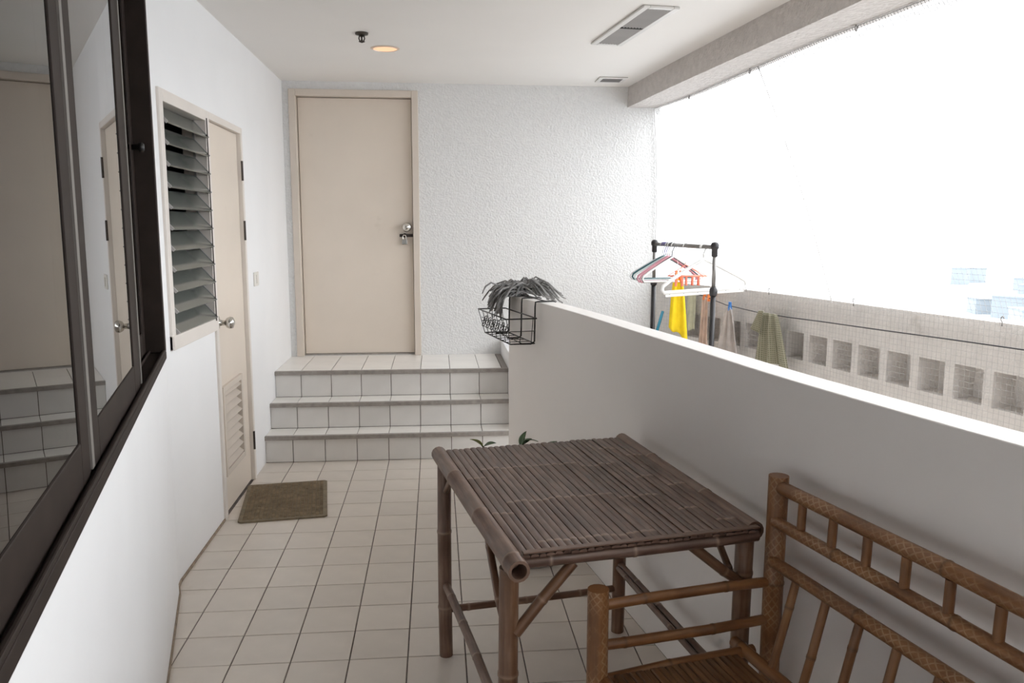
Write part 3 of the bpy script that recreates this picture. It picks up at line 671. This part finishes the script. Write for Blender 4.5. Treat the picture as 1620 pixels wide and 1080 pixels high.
# uv for the flat slats
for o in bn.children:
    if o.name.startswith('seat_slat'):
        me = o.data; l = me.uv_layers.new(name='UVMap')
        for lp in me.loops: c = me.vertices[lp.vertex_index].co; l.data[lp.index].uv = (c.y, c.x)
for u in (.3, .6, .9): bam('seat_cross_bar', (u, .08, .412), (u, BD - .02, .405), .011)

# ------------------------------------------------------------------ potted plant behind the table
pp = thing('potted_plant', (.53, -1.41, 0), 'leafy plant in a grey pot behind the bamboo table', 'plant')
MB().lathe([(.085, .001), (.115, .004), (.118, .018), (.10, .022), (.125, .19), (.135, .195), (.135, .22), (.118, .22), (.112, .19), (.001, .188)], 28).build('pot', M['pot'], pp, smooth=40)
MB().lathe([(.111, .186), (.05, .197), (.001, .2)], 16).build('soil', M['soil'], pp)
def leafmesh(L, W):
    m = MB()
    m.grid(lambda u, v: ((v - .5) * 2 * W * (math.sin(math.pi * min(1, u * .97 + .03)) ** .8) , 0.0 + L * u, .10 * L * math.sin(u * 2.4) - .35 * L * u * u + abs(v - .5) * .25 * W), 8, 4)
    return m
def leaf_obj(p, d, L, W, m, roll=0):
    o = leafmesh(L * .72, W * .72).build('leaf', m, pp, smooth=True, solid=.0012); d = Vector(d).normalized()
    q = d.to_track_quat('Y', 'Z'); o.rotation_mode = 'QUATERNION'; o.rotation_quaternion = q @ Matrix.Rotation(roll, 3, 'Y').to_quaternion(); o.location = p
stems = [((-.01, 0, .19), (-.12, -.06, .42), (-.235, -.16, .575)), ((.01, .01, .19), (-.03, -.05, .40), (-.062, -.15, .575)), ((.02, .02, .19), (.05, 0, .36), (.06, .03, .50)), ((0, -.02, .19), (.02, -.06, .34), (.03, -.12, .46))]
for st_ in stems: MB().tube([st_[0], st_[1], st_[2]], [.006, .005, .0035], 6).build('stem', M['stem'], pp, smooth=True)
leaf_obj((-.232, -.16, .57), (-.75, 0, .75), .085, .021, M['leafy'], .6); leaf_obj((-.225, -.16, .57), (.8, -.2, .5), .07, .018, M['leaf'], .3)
leaf_obj((-.068, -.15, .56), (.1, 0, 1), .095, .026, M['leaf'], .5); leaf_obj((-.06, -.15, .58), (1, -.1, .35), .085, .022, M['leaf'], -.4); leaf_obj((-.06, -.15, .57), (.7, .5, .6), .07, .02, M['leaf'])
leaf_obj((.06, .03, .49), (.5, .3, .5), .1, .03, M['leaf']); leaf_obj((.03, -.12, .45), (-.4, -.8, .2), .1, .03, M['leaf']); leaf_obj((-.03, -.05, .40), (-.2, -.9, .3), .1, .028, M['leaf']); leaf_obj((-.12, -.06, .42), (-.6, .6, .3), .1, .028, M['leaf'])

# ------------------------------------------------------------------ wire basket and mop on the parapet end
def parat(y): k = min(range(len(PAR)), key=lambda i: abs(PAR[i][1] - y)); return Vector(PAR[k])
e_ = Vector((-.205, .979)); n_ = Vector((-.979, -.205))        # along the parapet away from the viewer, and off its face
B0 = Vector((.6225, -.86))                                       # near end at the wall face
bk = thing('wire_basket', (B0.x, B0.y, PARH), 'black wire basket hooked over the end of the white parapet', 'basket', rz=math.atan2(e_.y, e_.x))
# local x = along parapet (away), local y = +90deg -> off the face into the balcony
BLn2, BW = .54, .17
def ring(z, ins, x0=0): return [(x0 + ins, .012, z), (x0 + ins, BW - ins, z), (BLn2 - ins, BW - ins, z), (BLn2 - ins, .012, z)]
wr = .0036
o = MB().tube(ring(-.075, 0), wr, 6, closed=True).build('rim', M['black'], bk, smooth=True)
o = MB(); o.tube(ring(-.205, .03), wr, 6, closed=True)
for k in range(1, 6): x = .03 + k * (BLn2 - .06) / 6; o.tube([(x, .012, -.205), (x, BW - .03, -.205)], .002, 6)
o.tube([(.03, .07, -.207), (BLn2 - .03, .07, -.207)], .002, 6); o.build('base_grid', M['black'], bk, smooth=True)
o = MB()
for k in range(7):
    x = k / 6; a = x * BLn2; b = .03 + x * (BLn2 - .06); o.tube([(a, BW, -.075), (b, BW - .03, -.205)], .002, 6)
for k in range(6):                                                # scrolled front
    x = (k + .5) / 6; c = .02 + x * (BLn2 - .04)
    pts = [(c + .03 * math.cos(t) * (1 - t / 16), BW - .008 - .012 * (1 + math.sin(t)), -.14 + .036 * math.sin(t) * (1 - t / 16)) for t in [q * .5 for q in range(0, 22)]]
    o.tube(pts, .0022, 6)
for z in (-.12, -.165): o.tube([(.012, BW - .016, z), (BLn2 - .012, BW - .016, z)], .002, 6)
o.build('front_scrolls', M['black'], bk, smooth=True)
for x, zz in ((0, 0), (BLn2, 0)):
    o = MB(); ins = .03 if x == 0 else -.03
    for q in (.03, .09): o.tube([(x, q, -.075), (x + ins, q, -.205)], .002, 6)
    o.tube([(x + ins / 2, .012, -.14), (x + ins / 2, BW - .016, -.14)], .002, 6)
    o.build('end_wires', M['black'], bk, smooth=True)
for x in (.03, .25, .47):
    o = MB().tube([(x, .09, -.205), (x, .03, -.207), (x, .012, -.195), (x, .0095, -.02), (x, .007, .004), (x, -.01, .0065), (x, -.088, .0065), (x, -.1, .002), (x, -.1, -.05)], .0042, 8)
    o.build('hook_wire', M['black'], bk, smooth=True)
MB().tube([(.02, -.05, .0065), (.50, -.05, .0065)], .003, 8).build('top_wire', M['black'], bk, smooth=True)

mp = thing('mop_head', (.56, -.42, PARH), 'limp grey yarn mop head lying over the parapet end', 'mop')
yarn = MB()
for k in range(230):
    t = R.random(); a0 = Vector((.03 + .05 * R.gauss(0, 1) * .6, .0 + .14 * (R.random() - .5), .015 + .045 * R.random()))
    if k % 3 < 2:                                                # strands thrown to the left
        ln = R.uniform(.05, .15); dy = R.uniform(-.10, .12); drop = R.uniform(.03, .13) if k % 2 else R.uniform(.0, .06)
        pts = [a0, a0 + Vector((-.05, dy * .25, .018 + R.uniform(-.012, .012))), a0 + Vector((-.06 - ln * .35, dy * .6, .006 - drop * .3)), a0 + Vector((-.06 - ln * .55, dy * .85, -drop * .75 - .01)), a0 + Vector((-.06 - ln * .65, dy, -drop - .02))]
    else:
        dy = R.uniform(-.12, .10); ln = R.uniform(.06, .14)
        pts = [a0, a0 + Vector((.04, dy * .3, .03 + R.uniform(-.01, .02))), a0 + Vector((.04 + ln * .5, dy * .6, .01)), a0 + Vector((.04 + ln * .85, dy, -.035)), a0 + Vector((.04 + ln, dy, -.045))]
    pts = [Vector(p) for p in resample([tuple(p) for p in pts], .025)] if 0 else pts
    for p in pts:
        if p.z < .004 and -.09 < p.x < .16: p.z = .004 + .004 * R.random()
    yarn.tube(pts, [.0045, .005, .005, .0045, .0035], 5)
yarn.build('yarn', M['mop'], mp, smooth=True)
o = MB().tube([(-.02, -.05, .05), (.0, 0, .062), (.03, .06, .055)], [.016, .02, .016], 10).build('binding', M['mop'], mp, smooth=True)

# ------------------------------------------------------------------ outer strip: net, clothesline, rack, laundry
nb = BALH
nw = thing('safety_net', (0, 0, 0), 'fine mesh safety net hung from the beam over the balustrade', 'net')
def along(poly, y):
    for a, b in zip(poly, poly[1:]):
        if (a[1] - y) * (b[1] - y) <= 0 and a[1] != b[1]: f = (y - a[1]) / (b[1] - a[1]); return a[0] + (b[0] - a[0]) * f
    return poly[0][0] if y > poly[0][1] else poly[-1][0]
def net(y, t):                                                     # t: 0 top .. 1 balustrade top .. 2 bottom
    xo, xb = along(BEAMO, y) - .05, along(BAL, y) - .014
    if t <= 1: return Vector((xo + (xb - xo) * t + .03 * math.sin(math.pi * t), y, 2.352 + (nb - .01 - 2.352) * t))
    return Vector((xb, y, nb - .01 - (t - 1) * .75))
nm = MB(); ysn = [YB - .012 - k * .027 for k in range(0, 152)]
lv = [k / 48 for k in range(48)] + [1 + k / 27 for k in range(28)]
for y in ysn: nm.tube([net(y, t) for t in (0, .12, .25, .4, .55, .7, .85, 1, 1.5, 2)], .00075, 3, cap=False)
yy = [YB - .012 - k * .135 for k in range(31)]
for t in lv: nm.tube([net(y, t) for y in yy], .00075, 3, cap=False)
nm.build('net_mesh', M['net'], nw, kind='stuff')
rp = MB().tube([net(y, 0) + Vector((0, 0, .002)) for y in [YB - .02 - k * .1 for k in range(41)]], .004, 6); rp.build('edge_rope', M['rope'], nw, smooth=True)
rp = MB()
for k in range(1, 205):
    y = YB - .03 - k * .0195; p = net(y, 0); q = net(y - .006, .034)
    rp.tube([p + Vector((.006, 0, .004)), p + Vector((-.008, 0, 0)), q + Vector((-.003, 0, 0)), q + Vector((.006, 0, -.002))], .0017, 4)
rp.build('lacing', M['net'], nw, kind='stuff')
MB().tube([net(-.40 - .12 * t, t) + Vector((-.003, 0, 0)) for t in (0, .15, .3, .45, .6, .75, .9, 1)], .003, 5).build('seam_cord', M['rope'], nw, smooth=True)
MB().tube([net(YB - .015, t) + Vector((-.004, -.004, 0)) for t in (0, .2, .4, .6, .8, 1, 1.4, 2)], .004, 5).build('end_cord', M['rope'], nw, smooth=True)
hk = MB().tube([(.0, 0, .006), (0, .008, -.002), (0, .010, -.014), (0, 0, -.022), (0, -.010, -.014), (0, -.008, -.004)], .0028, 6).mesh('net_hook', M['hook'], True)
for y in (.62, -.30, -1.30, -2.1): obj_from('net_hook', hk, nw, tuple(net(y, 0) + Vector((-.004, 0, .002))))
hk2 = MB().tube([(.0, 0, -.012), (0, 0, .006), (0, .009, .014), (0, .008, .026), (0, -.002, .031), (0, -.010, .022)], .0028, 6).mesh('net_hook', M['hook'], True)
for y in (.28, .05, -.70, -1.60): obj_from('net_hook', hk2, nw, tuple(net(y, 1) + Vector((-.006, 0, .01))))

LINE = [(1.985, .66, 1.0), (2.04, .36, .965), (2.13, .03, .948), (2.19, -.25, .95), (2.254, -.554, .958), (2.348, -1.033, .968), (2.428, -1.415, .977), (2.504, -1.785, .984), (2.63, -2.6, .99)]
LINE = [(1.86, 1.0, 1.03)] + LINE
cl = thing('clothesline', (0, 0, 0), 'thin dark clothesline strung along the inside of the balustrade', 'clothesline')
MB().tube(LINE, .0032, 6).build('cord', M['wire'], cl, smooth=True)
for a_, b_ in (((1.86, 1.0, 1.03), (1.895, 1.0, 1.03)), ((2.63, -2.6, .99), (2.76, -2.6, .99))): MB().tube([a_, b_], .003, 6).build('eye_hook', M['hook'], cl)
def line_at(y):
    for a, b in zip(LINE, LINE[1:]):
        if a[1] >= y >= b[1]: f = (a[1] - y) / (a[1] - b[1]); return Vector(a).lerp(Vector(b), f)

def cloth(name, top, d, w0, w1, ln, folds, amp, m, label, cat, skew=0, slant=0, pinch=False, over=0, group=None, parent=None):
    """a hanging cloth; d = unit direction along its width, top = centre of the top edge"""
    d = Vector(d).normalized(); nrm = Vector((-d.y, d.x, 0)); ph = R.uniform(0, 6)
    t = parent or thing(name, tuple(top), label, cat, group=group)
    def fn(u, v):
        s = v * ln; w = w0 + (w1 - w0) * (v ** .7); x = (u - .5) * w + skew * v
        a = amp * (math.sin(u * folds * 2 * math.pi + ph + v * .6) + .35 * math.sin(u * folds * 4.3 * math.pi + v * 2)) * (.35 + .65 * (v if not pinch else v ** .4))
        z = -s * (1 + slant * (u - .5) * 2) + (.012 * math.sin(u * 9 + ph) * v)
        return d * x + nrm * a + Vector((0, 0, z))
    MB().grid(fn, 28, 18, (w1, ln)).build('fabric', m, t, smooth=True, solid=.003)
    return t
def peg(parent, loc, m, rz=0, sc_=1):
    a = MB(); a.box(-.006, .006, -.002, .008, -.030, .034, Matrix.Rotation(.12, 4, 'X')); a.box(-.006, .006, -.008, .002, -.030, .034, Matrix.Rotation(-.12, 4, 'X'))
    o = a.build('clothes_peg', m, parent, bevel=.002); o.location = loc; o.rotation_euler = (0, 0, rz); o.scale = (sc_,) * 3; return o
def ldir(y): a, b = line_at(y + .05), line_at(y - .05); return (b - a).normalized()
def on_line(y, dz=-.004): p = line_at(y); return p + Vector((0, 0, dz))

c = cloth('hung_cloth', on_line(.62) + Vector((-.006, 0, .005)), ldir(.62), .07, .12, .36, 2.2, .012, M['tan'], 'pinkish-tan cloth pegged with orange pegs behind the garment rack', 'cloth', slant=.06)
peg(c, (-.0, .02, .01), PL['orange'], math.atan2(ldir(.62).y, ldir(.62).x), 1.1); peg(c, (.012, -.03, .004), PL['orange'], math.atan2(ldir(.62).y, ldir(.62).x), 1.1)
c = cloth('hung_cloth', on_line(.78) + Vector((-.004, 0, .003)), ldir(.78), .10, .11, .26, 1.5, .008, M['palegreen'], 'pale green cloth hanging beside the tan cloth', 'cloth')
c = cloth('hung_cloth', on_line(.90) + Vector((-.004, 0, .003)), ldir(.90), .03, .06, .24, 1.2, .008, M['darkcloth'], 'narrow charcoal cloth hanging behind the yellow cloth', 'cloth')
c = cloth('hung_cloth', on_line(.315) + Vector((-.006, 0, .0)), ldir(.315), .022, .27, .33, 2.6, .016, M['greycloth'], 'grey cloth gathered under one blue peg on the clothesline', 'cloth', pinch=True)
peg(c, (0, 0, .0), PL['blue'], math.atan2(ldir(.315).y, ldir(.315).x) + .4, .9); peg(c, (.004, -.012, .004), PL['blue'], math.atan2(ldir(.315).y, ldir(.315).x) - .5, .8)
# olive towel folded over the line: a long front fall and a short tucked corner
p = on_line(-.11, .004); d = ldir(-.11)
c = cloth('hand_towel', p + Vector((-.012, 0, .004)), d, .13, .32, .315, 2.6, .020, M['olive'], 'olive checked towel slung over the clothesline', 'towel', skew=.035, pinch=True)
nrm = Vector((-d.y, d.x, 0));
def flap(u, v):
    w = .05 + .06 * v; q = d * (-.055 - .05 * v + (u - .5) * w) + Vector((-.025, 0, 0)) * (1 + .3 * math.sin(u * 7)) + Vector((0, 0, .012 - .12 * v - .03 * v * u)); return q
MB().grid(flap, 12, 8, (.12, .14)).build('folded_corner', M['olive'], c, smooth=True, solid=.004)

# garment rack
P1, P2 = Vector((1.704, -.33, 0)), Vector((1.594, .55, 0)); RZ = 1.365; dd = (P1 - P2); BLEN = dd.length; rz = math.atan2(dd.y, dd.x)
rk = thing('garment_rack', (P2.x, P2.y, 0), 'black and grey tubular garment rack holding hangers', 'rack', rz=rz)   # local x runs from far post to near post
for x in (0, BLEN):
    MB().tube([(x, 0, .05), (x, 0, 1.12)], .0155, 12).build('lower_post', M['rackd'], rk, smooth=True)
    MB().tube([(x, 0, 1.12), (x, 0, RZ - .01)], .0115, 12).build('upper_post', M['racks'], rk, smooth=True)
    CL = MB().lathe([(.019, 1.085), (.022, 1.095), (.022, 1.125), (.016, 1.135), (.012, 1.137)], 14, (x, 0, 0)).build('clamp', M['rackd'], rk, smooth=True)
    MB().lathe([(.014, 0), (.015, .012), (.022, .02), (.021, .034), (.006, .04)], 12, (x, -.018, 1.11), 'y').build('clamp_knob', M['rackd'], CL, smooth=True)
    MB().lathe([(.014, RZ - .055), (.018, RZ - .05), (.018, RZ - .012), (.024, RZ - .005), (.025, RZ + .012), (.018, RZ + .026), (.004, RZ + .03)], 14, (x, 0, 0)).build('corner_joint', M['rackd'], rk, smooth=True)
    FT_ = MB().tube([(x, -.22, .035), (x, .22, .035)], .015, 10).build('foot_tube', M['rackd'], rk, smooth=True)
    for y in (-.2, .2): MB().lathe([(.012, 0), (.02, .004), (.02, .028), (.012, .032)], 12, (x, y, 0)).build('caster', M['rackd'], FT_, smooth=True)
MB().tube([(-.01, 0, RZ), (BLEN + .01, 0, RZ)], .0125, 14).build('hanging_bar', M['racks'], rk, smooth=True)
MB().tube([(0, 0, .09), (BLEN, 0, .09)], .010, 10).build('shelf_bar', M['racks'], rk, smooth=True)
bdir = dd.normalized(); pdir = Vector((-bdir.y, bdir.x, 0))         # across the bar
if pdir.x < 0: pdir = -pdir
def hanger(s, ang, half, drop, col, hookm, r, label, tilt=0, wide=False):
    """hanger hung on the bar at distance s from the far post; s in metres"""
    base = P2 + bdir * s + Vector((0, 0, RZ + .0125))
    h = thing('clothes_hanger', tuple(base), label, 'hanger', rz=math.atan2(pdir.y, pdir.x) + ang, group='hangers on the garment rack')
    h.rotation_euler[1] = tilt
    hook = [(.026 * math.cos(a), 0, -.012 + .0165 * math.sin(a) + .0) for a in [math.radians(q) for q in range(200, -60, -20)]]
    hook = [(.0185 * math.cos(math.radians(q)), 0, -.0155 + .0185 * math.sin(math.radians(q))) for q in range(190, -50, -20)]
    MB().tube(hook + [(.002, 0, -.055), (0, 0, -.085)], .0034 if not wide else .0075, 7).build('hook', hookm, h, smooth=True)
    z0 = -.085; m = MB()
    ys = .012
    body = [(0, 0, z0), (half * .3, 0, z0 - drop * .22), (half * .8, 0, z0 - drop * .62), (half * .97, 0, z0 - drop * .78), (half, 0, z0 - drop * .9), (half * .95, 0, z0 - drop), (half * .5, 0, z0 - drop * 1.0)]
    full = body + [(-x, y, z) for x, y, z in reversed(body[1:])]
    m.tube(full, r * 1.15, 8, closed=True)
    m.build('shoulders', col, h, smooth=True)
    if wide:
        k = MB().box(-half * .93, half * .93, -.004, .004, z0 - drop - .026, z0 - drop + .012); k = k.build('trouser_bar', col, h, bevel=.003)
        for q in range(6): MB().lathe([(.0045, -.0046), (.0045, .0046)], 10, (-half * .83 + q * half * 1.66 / 5, 0, z0 - drop - .007), 'y').build('bar_hole_shade', M['holeshade'], k)  # dark discs on the bar painting the shade of its holes
    return h
hanger(.135, .12, .235, .150, PL['silver'], PL['silver'], .0035, 'silver-grey wire hanger, farthest left on the garment rack')
hanger(.165, .06, .225, .150, PL['teal'], PL['violet'], .0055, 'dark teal plastic hanger with a violet hook')
hanger(.195, .10, .225, .155, PL['mint'], PL['violet'], .0045, 'pale mint plastic hanger among the rack hangers')
hanger(.225, -.02, .205, .165, PL['rose'], PL['silver'], .006, 'dusky rose plastic hanger on the garment rack')
hanger(.255, .10, .21, .165, PL['pink'], PL['white'], .0055, 'bright pink plastic hanger on the garment rack')
hanger(.29, .0, .20, .165, PL['charcoal'], PL['charcoal'], .0045, 'charcoal plastic hanger on the garment rack')
hanger(.32, .02, .21, .160, PL['white'], PL['white'], .0055, 'slim white plastic hanger behind the broad white one')
hanger(.74, -.10, .26, .185, PL['white'], PL['white'], .010, 'broad white hanger with a pierced bar in front', tilt=-.06, wide=True)

# clip hanger with the yellow cloth
s0 = .50; base = P2 + bdir * s0 + Vector((0, 0, RZ + .0125))
ch = thing('clip_hanger', tuple(base), 'coral clip hanger with small dangling pegs on the rack', 'hanger', rz=math.atan2(pdir.y, pdir.x) - .1)
MB().tube([(.0185 * math.cos(math.radians(q)), 0, -.0155 + .0185 * math.sin(math.radians(q))) for q in range(190, -50, -20)] + [(.001, 0, -.07), (0, 0, -.13)], .003, 7).build('hook', PL['white'], ch, smooth=True)
fr = MB()
for y in (-.035, .035): fr.tube([(-.10, y, -.20), (.13, y, -.20)], .004, 7)
for x in (-.10, -.02, .05, .13): fr.tube([(x, -.035, -.20), (x, .035, -.20)], .004, 7)
for x in (-.10, .13):
    for y in (-.035, .035): fr.tube([(0, 0, -.13), (x, y, -.20)], .0022, 6)
fr.build('frame', PL['coral'], ch, smooth=True)
for x in (-.07, -.03, .02, .06, .10): peg(ch, (x, .035 if x > 0 else -.035, -.232), PL['coral'], .0 + x * 3)
yb0 = P2 + bdir * .40 + Vector((0, 0, 0))
yc = cloth('hung_cloth', Vector((1.668, .24, 1.147)), (1, -.15, 0), .055, .125, .36, 1.4, .012, M['yellow'], 'bright yellow cloth hanging from an orange peg on the rack', 'cloth', skew=.012, slant=.13)
for x in (-.012, .016): peg(yc, (x, 0, .012), PL['orange'], .3 + x * 10, 1.25)
MB().tube([(0, 0, .03), (-.003, 0, .09), (-.01, 0, .15)], .0015, 5).build('cord', PL['white'], yc)

# broom standing behind the rack
br = thing('broom', (1.622, .95, 0), 'teal-handled broom leaning behind the yellow cloth', 'broom')
MB().tube([(-.09, 0, .11), (.115, 0, .709), (.165, .03, .86)], .011, 10).build('handle', PL['tealstick'], br, smooth=True)
MB().box(-.13, -.05, -.11, .11, .085, .125).build('head', PL['tealstick'], br, bevel=.008)
bs = MB()
for i in range(5):
    for j in range(22): x, y = -.122 + i * .016, -.105 + j * .01; bs.box(x - .003, x + .003, y - .003, y + .003, .0, .086)
bs.build('bristles', M['black'], br, kind='stuff')

# ------------------------------------------------------------------ the city far below, haze put into its pale colours
MB().lathe([(9000, -62.5), (9000, -62)], 48).build('ground', M['ground'], kind='structure', label='ground far below the balcony, coloured pale as if in haze', cat='ground')
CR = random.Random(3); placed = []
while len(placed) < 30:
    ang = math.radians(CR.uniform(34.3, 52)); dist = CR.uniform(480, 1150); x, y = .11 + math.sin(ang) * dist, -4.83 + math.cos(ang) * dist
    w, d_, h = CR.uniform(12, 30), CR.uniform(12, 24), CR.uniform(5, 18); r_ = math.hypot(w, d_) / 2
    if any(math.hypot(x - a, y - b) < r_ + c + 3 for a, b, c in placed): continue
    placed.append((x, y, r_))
    t = thing('city_building', (x, y, -62), 'faint building in the city beyond the net, coloured pale for haze', 'building', rz=CR.uniform(0, 1.5), group='hazy city buildings')
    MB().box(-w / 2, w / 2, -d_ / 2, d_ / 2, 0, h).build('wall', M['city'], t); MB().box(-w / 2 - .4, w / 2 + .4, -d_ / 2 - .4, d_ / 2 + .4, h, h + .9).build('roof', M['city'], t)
